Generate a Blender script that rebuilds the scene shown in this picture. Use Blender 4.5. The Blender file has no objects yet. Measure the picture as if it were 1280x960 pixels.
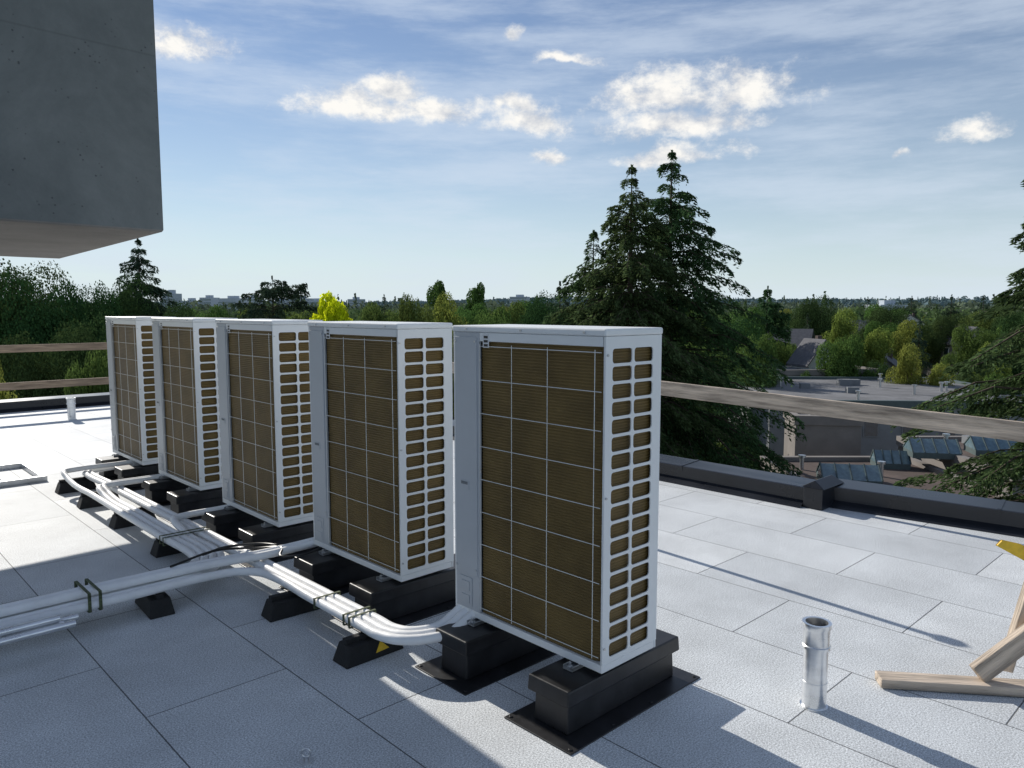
import bpy, math, random
import numpy as np
from mathutils import Vector, Matrix
random.seed(7)
R=math.radians
scn=bpy.context.scene
TH=math.atan2(.69,.724); CT,ST=math.cos(TH),math.sin(TH)
CAMH=1.635; GZ=-10.0; F=950.0; P=R(5.65)
def W(v,u,z=0): return Vector((CT*v-ST*u, ST*v+CT*u, z))
def ray(px,py):
    dx=(px-640)/F; dy=(480-py)/F
    return Vector((dx, math.cos(P)+dy*math.sin(P), -math.sin(P)+dy*math.cos(P)))
def at(px,py,Y):
    d=ray(px,py); s=Y/d.y
    return Vector((d.x*s,Y,CAMH+d.z*s))

# ---------------------------------------------------------------- materials
def nodes(m):
    m.use_nodes=True
    nt=m.node_tree; nt.nodes.clear()
    out=nt.nodes.new('ShaderNodeOutputMaterial')
    return nt,out
def N(nt,t,**k):
    n=nt.nodes.new(t)
    for a,b in k.items(): setattr(n,a,b)
    return n
def c4(c,f=1): return (c[0]*f,c[1]*f,c[2]*f,1)
def mat(name,col,rough=.6,metal=0,var=.12,scale=6,bump=0,bscale=40,stretch=(1,1,1),spec=.5,fine=0,coat=0):
    m=bpy.data.materials.new(name); nt,out=nodes(m); L=nt.links.new
    b=N(nt,'ShaderNodeBsdfPrincipled'); L(b.outputs[0],out.inputs[0])
    tc=N(nt,'ShaderNodeTexCoord'); mp=N(nt,'ShaderNodeMapping'); mp.inputs['Scale'].default_value=stretch
    L(tc.outputs['Object'],mp.inputs[0])
    n=N(nt,'ShaderNodeTexNoise'); n.inputs['Scale'].default_value=scale; n.inputs['Detail'].default_value=5
    n.inputs['Roughness'].default_value=.6
    L(mp.outputs[0],n.inputs[0])
    r=N(nt,'ShaderNodeValToRGB'); e=r.color_ramp.elements
    e[0].position=.3; e[1].position=.7
    e[0].color=c4(col,1-var); e[1].color=c4(col,1+var)
    L(n.outputs[0],r.inputs[0])
    L(r.outputs[0],b.inputs['Base Color'])
    b.inputs['Metallic'].default_value=metal
    b.inputs['Specular IOR Level'].default_value=spec
    b.inputs['Coat Weight'].default_value=coat
    rr=N(nt,'ShaderNodeMapRange'); rr.inputs['To Min'].default_value=max(0,rough-.08); rr.inputs['To Max'].default_value=min(1,rough+.1)
    L(n.outputs[0],rr.inputs[0]); L(rr.outputs[0],b.inputs['Roughness'])
    if bump>0:
        n2=N(nt,'ShaderNodeTexNoise'); n2.inputs['Scale'].default_value=bscale; n2.inputs['Detail'].default_value=4
        L(mp.outputs[0],n2.inputs[0])
        bp=N(nt,'ShaderNodeBump'); bp.inputs['Strength'].default_value=bump; bp.inputs['Distance'].default_value=.01
        L(n2.outputs[0],bp.inputs['Height']); L(bp.outputs[0],b.inputs['Normal'])
    return m
def leafmat(name,col,trans=.35,hv=.35):
    m=bpy.data.materials.new(name); nt,out=nodes(m); L=nt.links.new
    g=N(nt,'ShaderNodeNewGeometry'); oi=N(nt,'ShaderNodeObjectInfo')
    tc=N(nt,'ShaderNodeTexCoord'); n=N(nt,'ShaderNodeTexNoise'); n.inputs['Scale'].default_value=.7; n.inputs['Detail'].default_value=1
    L(tc.outputs['Object'],n.inputs[0])
    a=N(nt,'ShaderNodeMath',operation='ADD'); L(g.outputs['Random Per Island'],a.inputs[0]); L(n.outputs[0],a.inputs[1])
    mr=N(nt,'ShaderNodeMapRange'); mr.inputs['From Min'].default_value=.3; mr.inputs['From Max'].default_value=1.6
    mr.inputs['To Min'].default_value=1-hv; mr.inputs['To Max'].default_value=1+hv*1.6
    L(a.outputs[0],mr.inputs[0])
    hs=N(nt,'ShaderNodeHueSaturation'); hs.inputs['Color'].default_value=c4(col)
    L(mr.outputs[0],hs.inputs['Value'])
    hm=N(nt,'ShaderNodeMapRange'); hm.inputs['To Min'].default_value=.47; hm.inputs['To Max'].default_value=.53
    L(oi.outputs['Random'],hm.inputs[0]); L(hm.outputs[0],hs.inputs['Hue'])
    d=N(nt,'ShaderNodeBsdfDiffuse'); t=N(nt,'ShaderNodeBsdfTranslucent'); mx=N(nt,'ShaderNodeMixShader')
    L(hs.outputs[0],d.inputs[0]); L(hs.outputs[0],t.inputs[0]); mx.inputs[0].default_value=trans
    L(d.outputs[0],mx.inputs[1]); L(t.outputs[0],mx.inputs[2]); L(mx.outputs[0],out.inputs[0])
    return m

M={}
M['white']=mat('white_paint',(.82,.83,.82),.38,var=.03,scale=3)
M['panel']=mat('white_paint_shaded',(.50,.52,.54),.42,var=.03,scale=5)  # same white paint darkened: shade of the coil side put into its colour
M['wire']=mat('galvanised_wire',(.82,.82,.79),.35,.1,var=.08)
M['curb']=mat('black_flashing',(.016,.016,.018),.42,var=.5,scale=9,bump=.15,bscale=14)
M['dark']=mat('dark_inside',(.01,.01,.01),.8)
M['galv']=mat('galvanised_steel',(.6,.61,.62),.33,.9,var=.15,scale=14)
M['alum']=mat('spun_aluminium',(.78,.79,.80),.28,.95,var=.12,scale=8,stretch=(1,1,3),bump=.1,bscale=12)
M['pvc']=mat('white_insulation',(.88,.88,.87),.45,var=.06,scale=12,bump=.25,bscale=18)
M['rubber']=mat('black_rubber',(.016,.016,.016),.8,var=.3,scale=30,bump=.4,bscale=120)
M['yellow']=mat('yellow_mark',(.8,.5,.03),.6,var=.2,scale=20)
M['strap']=mat('camo_strap',(.07,.09,.04),.7,var=.8,scale=60)
M['cable']=mat('black_cable',(.012,.012,.012),.4)
M['wood']=mat('weathered_wood',(.47,.39,.31),.85,var=.55,scale=2.2,stretch=(1,12,12),bump=.8,bscale=9)
M['wood2']=mat('brown_wood',(.36,.26,.18),.85,var=.5,scale=2.5,stretch=(1,12,12),bump=.6,bscale=9)
M['parapet']=mat('parapet_metal',(.016,.018,.023),.28,.0,var=.3,scale=2,bump=.05,bscale=3)
M['bark']=mat('bark',(.07,.05,.035),.9,var=.4,scale=6)
M['asphalt']=mat('asphalt',(.05,.05,.052),.9,var=.2,scale=2)
M['beige']=mat('beige_stucco',(.22,.20,.185),.9,var=.15,scale=1)
M['greywall']=mat('grey_wall',(.20,.21,.22),.85,var=.1,scale=2)
M['whitewall']=mat('white_siding',(.75,.75,.74),.7,var=.06,scale=2)
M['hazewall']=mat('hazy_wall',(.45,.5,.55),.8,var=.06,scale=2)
M['gravel']=mat('gravel_roof',(.16,.16,.165),.95,var=.35,scale=.6)
M['brownroof']=mat('brown_roof',(.09,.065,.055),.9,var=.3,scale=1.5)
M['shingle']=mat('shingle',(.11,.11,.12),.9,var=.25,scale=3)
M['teal']=mat('teal_fascia',(.07,.10,.10),.6)
M['glass']=mat('window_glass',(.05,.07,.09),.08,0,var=.2,spec=1)
M['skyglass']=mat('skylight_glass',(.13,.20,.23),.12,0,var=.2,spec=1)
M['sticker']=mat('sticker',(.75,.75,.75),.5)
M['ink']=mat('ink',(.03,.03,.03),.5)

def concrete(name,a,bcol):
    m=bpy.data.materials.new(name); nt,out=nodes(m); L=nt.links.new
    b=N(nt,'ShaderNodeBsdfPrincipled'); L(b.outputs[0],out.inputs[0]); b.inputs['Roughness'].default_value=.9; b.inputs['Specular IOR Level'].default_value=.25
    tc=N(nt,'ShaderNodeTexCoord')
    n=N(nt,'ShaderNodeTexNoise'); n.inputs['Scale'].default_value=1.2; n.inputs['Detail'].default_value=10; n.inputs['Roughness'].default_value=.72; n.inputs['Distortion'].default_value=.35; L(tc.outputs['Object'],n.inputs[0])
    r=N(nt,'ShaderNodeValToRGB'); e=r.color_ramp.elements; e[0].position=.3; e[1].position=.7
    e[0].color=a+(1,); e[1].color=bcol+(1,); L(n.outputs[0],r.inputs[0])
    v=N(nt,'ShaderNodeTexVoronoi'); v.inputs['Scale'].default_value=24; L(tc.outputs['Object'],v.inputs[0])
    vr=N(nt,'ShaderNodeMapRange'); vr.inputs['From Min'].default_value=.07; vr.inputs['From Max'].default_value=.18; L(v.outputs['Distance'],vr.inputs[0])
    n3=N(nt,'ShaderNodeTexNoise'); n3.inputs['Scale'].default_value=5; L(tc.outputs['Object'],n3.inputs[0])
    th=N(nt,'ShaderNodeMapRange'); th.inputs['From Min'].default_value=.53; th.inputs['From Max'].default_value=.61; th.inputs['To Min'].default_value=1; th.inputs['To Max'].default_value=.4; L(n3.outputs[0],th.inputs[0])
    pit=N(nt,'ShaderNodeMath',operation='MAXIMUM'); L(vr.outputs[0],pit.inputs[0]); L(th.outputs[0],pit.inputs[1])
    sp=N(nt,'ShaderNodeSeparateXYZ'); L(tc.outputs['Object'],sp.inputs[0])
    wv=N(nt,'ShaderNodeMath',operation='PINGPONG'); wv.inputs[1].default_value=.62; L(sp.outputs['Z'],wv.inputs[0])
    wl=N(nt,'ShaderNodeMapRange'); wl.inputs['From Min'].default_value=.0; wl.inputs['From Max'].default_value=.010; wl.inputs['To Min'].default_value=.82; L(wv.outputs[0],wl.inputs[0])
    sc=N(nt,'ShaderNodeVectorMath',operation='SCALE'); L(r.outputs[0],sc.inputs[0]); L(wl.outputs[0],sc.inputs['Scale'])
    mx=N(nt,'ShaderNodeMix',data_type='RGBA'); mx.inputs['A'].default_value=(.06,.06,.06,1)
    L(pit.outputs[0],mx.inputs['Factor']); L(sc.outputs[0],mx.inputs['B']); L(mx.outputs['Result'],b.inputs['Base Color'])
    n2=N(nt,'ShaderNodeTexNoise'); n2.inputs['Scale'].default_value=45; n2.inputs['Detail'].default_value=5; L(tc.outputs['Object'],n2.inputs[0])
    ad=N(nt,'ShaderNodeMath',operation='MULTIPLY_ADD'); ad.inputs[1].default_value=.6; L(n2.outputs[0],ad.inputs[0]); L(pit.outputs[0],ad.inputs[2])
    bp=N(nt,'ShaderNodeBump'); bp.inputs['Strength'].default_value=.6; bp.inputs['Distance'].default_value=.01
    L(ad.outputs[0],bp.inputs['Height']); L(bp.outputs[0],b.inputs['Normal'])
    return m
M['concrete']=concrete('concrete',(.155,.165,.158),(.26,.27,.255))
M['soffit']=concrete('concrete_soffit_bounce',(.22,.205,.19),(.32,.30,.275))  # warmer tint: bounce light painted into the underside colour

def paver():
    m=bpy.data.materials.new('roof_pavers'); nt,out=nodes(m); L=nt.links.new
    b=N(nt,'ShaderNodeBsdfPrincipled'); L(b.outputs[0],out.inputs[0])
    tc=N(nt,'ShaderNodeTexCoord'); sp=N(nt,'ShaderNodeSeparateXYZ'); L(tc.outputs['Object'],sp.inputs[0])
    ax=N(nt,'ShaderNodeMath',operation='ADD'); ax.inputs[1].default_value=-2.52+12.0; L(sp.outputs['Y'],ax.inputs[0])
    ay=N(nt,'ShaderNodeMath',operation='ADD'); ay.inputs[1].default_value=-.94+12.2; L(sp.outputs['X'],ay.inputs[0])
    cb=N(nt,'ShaderNodeCombineXYZ'); L(ax.outputs[0],cb.inputs[0]); L(ay.outputs[0],cb.inputs[1])
    br=N(nt,'ShaderNodeTexBrick'); br.offset=.5; br.offset_frequency=2
    br.inputs['Scale'].default_value=1; br.inputs['Brick Width'].default_value=1.2; br.inputs['Row Height'].default_value=.61
    br.inputs['Mortar Size'].default_value=.0038; br.inputs['Mortar Smooth'].default_value=.5
    br.inputs['Color1'].default_value=(.60,.625,.64,1); br.inputs['Color2'].default_value=(.73,.75,.755,1); br.inputs['Mortar'].default_value=(.15,.155,.16,1)
    L(cb.outputs[0],br.inputs['Vector'])
    n=N(nt,'ShaderNodeTexNoise'); n.inputs['Scale'].default_value=1.7; n.inputs['Detail'].default_value=7; n.inputs['Roughness'].default_value=.68; L(tc.outputs['Object'],n.inputs[0])
    mr=N(nt,'ShaderNodeMapRange'); mr.inputs['From Min'].default_value=.3; mr.inputs['From Max'].default_value=.7; mr.inputs['To Min'].default_value=.82; mr.inputs['To Max'].default_value=1.1; L(n.outputs[0],mr.inputs[0])
    g=N(nt,'ShaderNodeTexNoise'); g.inputs['Scale'].default_value=150; g.inputs['Detail'].default_value=3; g.inputs['Roughness'].default_value=.85; L(tc.outputs['Object'],g.inputs[0])
    gr=N(nt,'ShaderNodeMapRange'); gr.inputs['From Min'].default_value=.36; gr.inputs['From Max'].default_value=.64; gr.inputs['To Min'].default_value=.45; gr.inputs['To Max'].default_value=1.45; L(g.outputs[0],gr.inputs[0])
    ml=N(nt,'ShaderNodeMath',operation='MULTIPLY'); L(mr.outputs[0],ml.inputs[0]); L(gr.outputs[0],ml.inputs[1])
    vm=N(nt,'ShaderNodeVectorMath',operation='SCALE'); L(br.outputs['Color'],vm.inputs[0]); L(ml.outputs[0],vm.inputs['Scale'])
    L(vm.outputs[0],b.inputs['Base Color']); b.inputs['Roughness'].default_value=.68; b.inputs['Specular IOR Level'].default_value=.28
    h=N(nt,'ShaderNodeMath',operation='MULTIPLY_ADD'); h.inputs[1].default_value=-1.5; L(br.outputs['Fac'],h.inputs[0]); L(g.outputs[0],h.inputs[2])
    bp=N(nt,'ShaderNodeBump'); bp.inputs['Strength'].default_value=.5; bp.inputs['Distance'].default_value=.002
    L(h.outputs[0],bp.inputs['Height']); L(bp.outputs[0],b.inputs['Normal'])
    return m
M['paver']=paver()
def coilmat():
    m=bpy.data.materials.new('coil_fins'); nt,out=nodes(m); L=nt.links.new
    b=N(nt,'ShaderNodeBsdfPrincipled'); L(b.outputs[0],out.inputs[0])
    tc=N(nt,'ShaderNodeTexCoord'); n=N(nt,'ShaderNodeTexNoise'); n.inputs['Scale'].default_value=5; n.inputs['Detail'].default_value=4; L(tc.outputs['Object'],n.inputs[0])
    r=N(nt,'ShaderNodeValToRGB'); e=r.color_ramp.elements; e[0].position=.3;e[1].position=.75
    e[0].color=(.13,.084,.025,1); e[1].color=(.205,.135,.042,1); L(n.outputs[0],r.inputs[0]); L(r.outputs[0],b.inputs['Base Color'])
    b.inputs['Roughness'].default_value=.5; b.inputs['Metallic'].default_value=.25
    return m
M['coil']=coilmat()

# ---------------------------------------------------------------- mesh helpers
class MB:
    def __init__(s): s.v=[]; s.f=[]; s.m=[]
    def add(s,vs,fs,mi=0):
        o=len(s.v); s.v+= [tuple(x) for x in vs]; s.f+=[tuple(i+o for i in f) for f in fs]; s.m+=[mi]*len(fs); return s
    def box(s,x0,x1,y0,y1,z0,z1,mi=0,taper=0):
        t=taper
        vs=[(x0,y0,z0),(x1,y0,z0),(x1,y1,z0),(x0,y1,z0),(x0+t,y0+t,z1),(x1-t,y0+t,z1),(x1-t,y1-t,z1),(x0+t,y1-t,z1)]
        return s.add(vs,[(3,2,1,0),(4,5,6,7),(0,1,5,4),(1,2,6,5),(2,3,7,6),(3,0,4,7)],mi)
    def cyl(s,p0,p1,r0,r1=None,n=8,mi=0,cap=True):
        r1=r0 if r1 is None else r1
        p0=Vector(p0);p1=Vector(p1);d=(p1-p0).normalized()
        a=d.orthogonal().normalized(); b=d.cross(a)
        vs=[];fs=[]
        for k in range(n):
            t=2*math.pi*k/n; o=a*math.cos(t)+b*math.sin(t)
            vs.append(p0+o*r0); vs.append(p1+o*r1)
        for k in range(n):
            j=(k+1)%n; fs.append((2*k,2*j,2*j+1,2*k+1))
        if cap: fs.append(tuple(2*k for k in reversed(range(n)))); fs.append(tuple(2*k+1 for k in range(n)))
        return s.add(vs,fs,mi)
    def beam(s,p0,p1,w,h,mi=0,up=(0,0,1)):
        p0=Vector(p0);p1=Vector(p1);d=(p1-p0).normalized(); up=Vector(up)
        a=d.cross(up).normalized(); b=a.cross(d).normalized()
        vs=[p+a*i*w/2+b*j*h/2 for p in (p0,p1) for i,j in ((-1,-1),(1,-1),(1,1),(-1,1))]
        return s.add(vs,[(3,2,1,0),(4,5,6,7),(0,1,5,4),(1,2,6,5),(2,3,7,6),(3,0,4,7)],mi)
    def sweep(s,pts,r,n=10,sub=8,mi=0):
        P=[Vector(p) for p in pts]; Q=[]
        E=[P[0]*2-P[1]]+P+[P[-1]*2-P[-2]]
        for i in range(1,len(E)-2):
            a,b,c,d=E[i-1],E[i],E[i+1],E[i+2]
            l0=max((b-a).length,1e-4);l1=max((c-b).length,1e-4);l2=max((d-c).length,1e-4)
            m1=((b-a)/l0*l1+(c-b)/l1*l0)/(l0+l1)*l1; m2=((c-b)/l1*l2+(d-c)/l2*l1)/(l1+l2)*l1
            for k in range(sub):
                t=k/sub; t2=t*t;t3=t2*t
                Q.append(b*(2*t3-3*t2+1)+m1*(t3-2*t2+t)+c*(-2*t3+3*t2)+m2*(t3-t2))
        Q.append(P[-1])
        vs=[];fs=[]; up=Vector((0,0,1)); pa=None
        for i,q in enumerate(Q):
            d=(Q[min(i+1,len(Q)-1)]-Q[max(i-1,0)]).normalized()
            a=(pa-d*pa.dot(d)).normalized() if pa else d.cross(up if abs(d.z)<.9 else Vector((1,0,0))).normalized()
            pa=a; b=d.cross(a)
            for k in range(n):
                t=2*math.pi*k/n; vs.append(q+(a*math.cos(t)+b*math.sin(t))*r)
        for i in range(len(Q)-1):
            for k in range(n):
                j=(k+1)%n; fs.append((i*n+k,i*n+j,(i+1)*n+j,(i+1)*n+k))
        fs.append(tuple(reversed(range(n)))); fs.append(tuple((len(Q)-1)*n+k for k in range(n)))
        return s.add(vs,fs,mi)
def link(o): scn.collection.objects.link(o); return o
def meta(o,label=None,category=None,group=None,kind=None):
    if label:o['label']=label
    if category:o['category']=category
    if group:o['group']=group
    if kind:o['kind']=kind
    return o
def obj(name,mb,mats,parent=None,bevel=0,smooth=False,loc=(0,0,0),rot=0,**k):
    me=bpy.data.meshes.new(name); me.from_pydata(mb.v,[],mb.f)
    mats=mats if isinstance(mats,list) else [mats]
    for x in mats: me.materials.append(M[x] if isinstance(x,str) else x)
    if len(mats)>1: me.polygons.foreach_set('material_index',mb.m)
    me.update()
    if smooth:
        me.polygons.foreach_set('use_smooth',[True]*len(me.polygons))
        try: me.set_sharp_from_angle(angle=R(40))
        except Exception: pass
    o=link(bpy.data.objects.new(name,me)); o.location=loc; o.rotation_euler=(0,0,rot)
    if parent: o.parent=parent
    if bevel:
        bm=o.modifiers.new('bevel','BEVEL'); bm.width=bevel; bm.segments=2; bm.limit_method='ANGLE'
    return meta(o,**k)
def robj(name,mb,mats,**k):
    a=np.array(mb.v); c=(a.min(0)+a.max(0))/2; c[2]=a[:,2].min()
    mb.v=[tuple(x) for x in (a-c)]
    return obj(name,mb,mats,loc=W(*c),rot=TH,**k)
def empty(name,loc,rot=0,**k):
    o=link(bpy.data.objects.new(name,None)); o.location=loc; o.rotation_euler=(0,0,rot); o.empty_display_size=.2
    return meta(o,**k)
def copy_tree(root,loc,rot=None,scale=None,skip=()):
    r=root.copy(); link(r); r.location=loc
    if rot is not None: r.rotation_euler=(0,0,rot)
    if scale is not None: r.scale=scale
    for ch in root.children:
        if ch.name in skip: continue
        c=ch.copy(); link(c); c.parent=r
        for g in ch.children:
            d=g.copy(); link(d); d.parent=c
    return r

# ---------------------------------------------------------------- setting: roof
PV=6.03; PU=14.2
mb=MB(); mb.add([(-9,-4,0),(7.3,-4,0),(6.28,2.68,0),(6.07,2.68,0),(6.07,PU+.1,0),(-9,PU+.1,0)],[(0,1,2,3,4,5)])
fl=obj('floor',mb,'paver',rot=TH,kind='structure')
mb=MB()
base=[(-9.2,-4.2),(7.6,-4.2),(6.45,2.65),(6.28,2.7),(6.28,PU+.28),(-9.2,PU+.28)]
n=len(base); vs=[(a,b,GZ) for a,b in base]+[(a,b,-.02) for a,b in base]
mb.add(vs,[tuple(range(n,2*n))]+[(i,(i+1)%n,n+(i+1)%n,n+i) for i in range(n)])
obj('apartment_building',mb,'greywall',rot=TH,label='grey apartment building carrying the flat roof',category='building')

def parapet(name,p0,p1,nrm,label):
    a=Vector((p0[0],p0[1],0));b=Vector((p1[0],p1[1],0));nv=Vector((nrm[0],nrm[1],0)).normalized()
    prof=[(0,.0),(0,.125),(-.014,.125),(-.014,.16),(.0,.164),(.27,.178),(.28,.14),(.28,-.4)]
    m=MB(); vs=[]
    for p in (a,b):
        for o,z in prof: vs.append(p+nv*o+Vector((0,0,z)))
    k=len(prof)
    m.add(vs,[(i,i+1,k+i+1,k+i) for i in range(k-1)]+[tuple(range(k)),tuple(reversed(range(k,2*k)))])
    Ln=(b-a).length; d=(b-a).normalized(); q=1.2
    while q<Ln-.2:
        c=a+d*q
        w=[]
        for s in (-.012,.012):
            for o,z in ((-.018,.122),(-.018,.164),(0,.169),(.27,.183),(.285,.14)): w.append(c+d*s+nv*o+Vector((0,0,z)))
        m.add(w,[(0,1,6,5),(1,2,7,6),(2,3,8,7),(3,4,9,8)]+[(0,1,2,3,4),(9,8,7,6,5)])
        q+=2.4
    m.add([a-nv*.09+Vector((0,0,.004)),b-nv*.09+Vector((0,0,.004)),b+Vector((0,0,.05)),a+Vector((0,0,.05))],[(0,1,2,3)])
    return robj(name,m,'parapet',label=label,category='parapet',group='black metal roof parapets')
parapet('parapet',(PV,2.80),(PV,PU),(1,0),'low black metal capped parapet along roof edge')
parapet('parapet',(6.22,2.68),(7.15,-4),(6.68,.93),'low black metal capped parapet past the joint')
parapet('parapet',(-9,PU),(PV,PU),(0,1),'low black metal parapet at far roof edge')
m=MB(); m.box(5.995,6.37,2.64,2.80,0,.176); m.add([(5.985,2.625,.176),(6.38,2.625,.176),(6.38,2.815,.176),(5.985,2.815,.176),(6.02,2.72,.235),(6.34,2.72,.235)],[(0,1,5,4),(2,3,4,5),(1,2,5),(3,0,4)])
robj('parapet_joint_cover',m,'parapet',bevel=.005,label='black metal cover over the parapet joint',category='flashing')

zb=CAMH+.56
c1=(2.05,5.85);c2=(2.28,9.75)
ov=empty('concrete_overhang',W(-2.5,7.8,zb),TH,label='raw grey concrete block overhanging the roof',category='building')
m=MB(); pts=[(-7.5,5.40),c1,c2,(-7.5,9.35)]; pts=[(a+2.5,b-7.8) for a,b in pts]
vs=[(a,b,.014) for a,b in pts]+[(a,b,3.4) for a,b in pts]
m.add(vs,[(4,5,6,7)]+[(i,(i+1)%4,4+(i+1)%4,4+i) for i in range(4)])
m.box(-4.9,-3.9,-2.1,1.4,-zb,-.003)
obj('wall',m,'concrete',parent=ov)
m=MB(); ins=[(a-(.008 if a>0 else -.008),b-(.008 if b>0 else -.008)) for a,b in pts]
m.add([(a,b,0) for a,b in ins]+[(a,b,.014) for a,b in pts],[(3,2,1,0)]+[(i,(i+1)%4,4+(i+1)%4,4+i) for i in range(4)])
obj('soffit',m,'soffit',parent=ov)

def board(name,p0,p1,w,h,mt,label,**k):
    a=W(*p0);b=W(*p1);d=b-a;L=d.length
    m=MB(); m.box(0,L,-w/2,w/2,-h/2,h/2)
    o=obj(name,m,mt,bevel=.003,loc=a,label=label,category='guard rail',**k)
    o.rotation_euler=d.to_track_quat('X','Z').to_euler(); return o
g='temporary timber guard rails'
board('guard_rail',(6.19,9.6,.89),(6.22,4.6,.862),.04,.14,'wood','weathered timber guard rail above the parapet',group=g)
board('guard_rail',(6.22,4.59,.862),(6.24,-1.5,.70),.04,.14,'wood','weathered timber guard rail above the parapet',group=g)
board('guard_rail',(-2,PU+.08,1.0),(6.1,PU+.08,1.0),.04,.12,'wood2','brown timber upper guard rail at far edge',group=g)
board('guard_rail',(-2,PU+.08,.40),(6.1,PU+.08,.40),.04,.12,'wood2','brown timber lower guard rail at far edge',group=g)
for (v,u) in ((6.25,4.6),(6.25,9.5),(1.2,PU+.1),(5.4,PU+.1),(-1.9,PU+.1)):
    m=MB(); m.box(v-.045,v+.045,u+.025,u+.065,.16,1.06 if u>13 else .97)
    robj('guard_rail_post',m,'wood2',label='short timber post holding the guard rails',category='post',group='guard rail posts')
m=MB(); m.box(4.16,4.36,3.75,3.95,0,.03,mi=0); m.cyl((4.26,3.85,.03),(4.26,3.85,1.49),.022,n=12); m.cyl((4.26,3.85,1.43),(4.26,3.85,1.47),.045,n=12)  # unseen post behind the near unit, added for its long thin shadow
robj('shadow_post',m,'galv',label='slim unseen galvanised post added to cast a thin shadow',category='post')

# ---------------------------------------------------------------- heat pump
D,Wd,H=.355,.90,1.35
hp=empty('heat_pump',W(2.22,1.82,.21),TH,label='tall white heat pump outdoor unit, brown coil side showing',category='heat pump',group='row of rooftop heat pumps')
m=MB()
m.box(D-.012,D,.0,Wd,.0,H-.028)
m.box(.0,D-.013,Wd-.012,Wd,.0,H-.028)
m.box(.001,D-.013,.001,Wd-.013,.0,.032)
m.box(.0,.022,.0,.010,.033,H-.029)
m.box(.0,.016,.014,.72,H-.068,H-.029)
obj('cabinet',m,'white',parent=hp,bevel=.003)
m=MB(); m.box(.07,D-.02,.07,Wd-.02,.035,H-.04); obj('inner_housing',m,'dark',parent=hp)
rows=100; z0,z1=.034,H-.05; path=[(.016,.715),(.016,.066)]
for k in range(1,7):
    t=k/6*math.pi/2; path.append((.016+.05*(1-math.cos(t)),.066-.05*math.sin(t)))
path.append((.341,.016))
nr=[]
for i,p in enumerate(path):
    a=Vector(path[max(i-1,0)]);b=Vector(path[min(i+1,len(path)-1)]);d=(b-a).normalized(); nr.append((d.y,-d.x))
if nr[0][0]>0: nr=[(-a,-b) for a,b in nr]
dz=(z1-z0)/rows; vs=[];fs=[]
lv=[]
for r in range(rows):
    for q,o in ((0,0),(.3,.0028),(.6,.0028),(.9,0)): lv.append((z0+(r+q)*dz,o))
lv.append((z1,0))
k=len(path)
for z,o in lv:
    for p,nn in zip(path,nr): vs.append((p[0]+nn[0]*o,p[1]+nn[1]*o,z))
for i in range(len(lv)-1):
    for j in range(k-1): fs.append((i*k+j,i*k+j+1,(i+1)*k+j+1,(i+1)*k+j))
m=MB(); m.add(vs,fs); obj('coil',m,'coil',parent=hp)
m=MB(); xw=.001
for i in range(9):
    z=.06+i*(H-.15)/8; m.cyl((xw,.02,z),(xw,.72,z),.0017,n=6)
for y in (.05,.30,.51,.715): m.cyl((xw-.0034,y,.05),(xw-.0034,y,H-.08),.0017,n=6)
obj('wire_guard',m,'wire',parent=hp)
def holed(x0,x1,z0,z1,nc,nr_,hx,hz,rad,y,mbx,t=.006):
    cw=(x1-x0)/nc; chh=(z1-z0)/nr_
    for c in range(nc):
        for r in range(nr_):
            cx=x0+(c+.5)*cw; cz=z0+(r+.5)*chh
            out=[(cx+sx*cw/2,cz+sz*chh/2) for sx,sz in ((1,1),(-1,1),(-1,-1),(1,-1))]
            inn=[]
            for q,(sx,sz) in enumerate(((1,1),(-1,1),(-1,-1),(1,-1))):
                for e in range(4):
                    a=math.pi/2*(q+e/3); inn.append((cx+sx*(hx/2-rad)+rad*math.cos(a),cz+sz*(hz/2-rad)+rad*math.sin(a)))
            vs=[(a,y,b) for a,b in out]+[(a,y,b) for a,b in inn]+[(a,y+t,b) for a,b in inn]
            fs=[]
            for q in range(4):
                for e in range(3): fs.append((q,4+q*4+e+1,4+q*4+e))
                nx=(q+1)%4
                fs.append((q,nx,4+nx*4,4+q*4+3))
            for e in range(16): fs.append((4+e,4+(e+1)%16,20+(e+1)%16,20+e))
            mbx.add(vs,fs)
m=MB(); holed(.034,.304,.05,H-.07,2,18,.121,.0565,.013,-.001,m,t=.005)
m.box(.0,.034,-.001,.005,.034,H-.029); m.box(.304,D,-.001,.005,.034,H-.029)
m.box(.034,.304,-.001,.005,.034,.05); m.box(.034,.304,-.001,.005,H-.07,H-.029)
obj('side_grille',m,'white',parent=hp)
m=MB(); m.box(-.005,D+.005,-.005,Wd+.005,H-.028,H); obj('top_cover',m,'white',parent=hp,bevel=.007)
m=MB(); m.box(-.004,-.0003,.735,Wd-.014,.20,H-.05); m.box(.0,.014,.722,Wd-.013,.033,H-.029); obj('service_panel',m,'panel',parent=hp,bevel=.0018)
m=MB(); m.box(-.004,0,.775,.86,.045,.185); m.box(-.008,-.004,.79,.845,.06,.10);m.box(-.008,-.004,.79,.845,.12,.165)
obj('valve_cover',m,'panel',parent=hp,bevel=.002)
m=MB(); m.box(-.0065,-.004,.79,.85,.60,.64,0); m.box(-.008,-.0065,.797,.843,.622,.636,1); obj('handle',m,['panel','greywall'],parent=hp,bevel=.001)
sm=MB(); sm.cyl((0,0,0),(0,0,.006),.005,n=8); sc0=None
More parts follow.
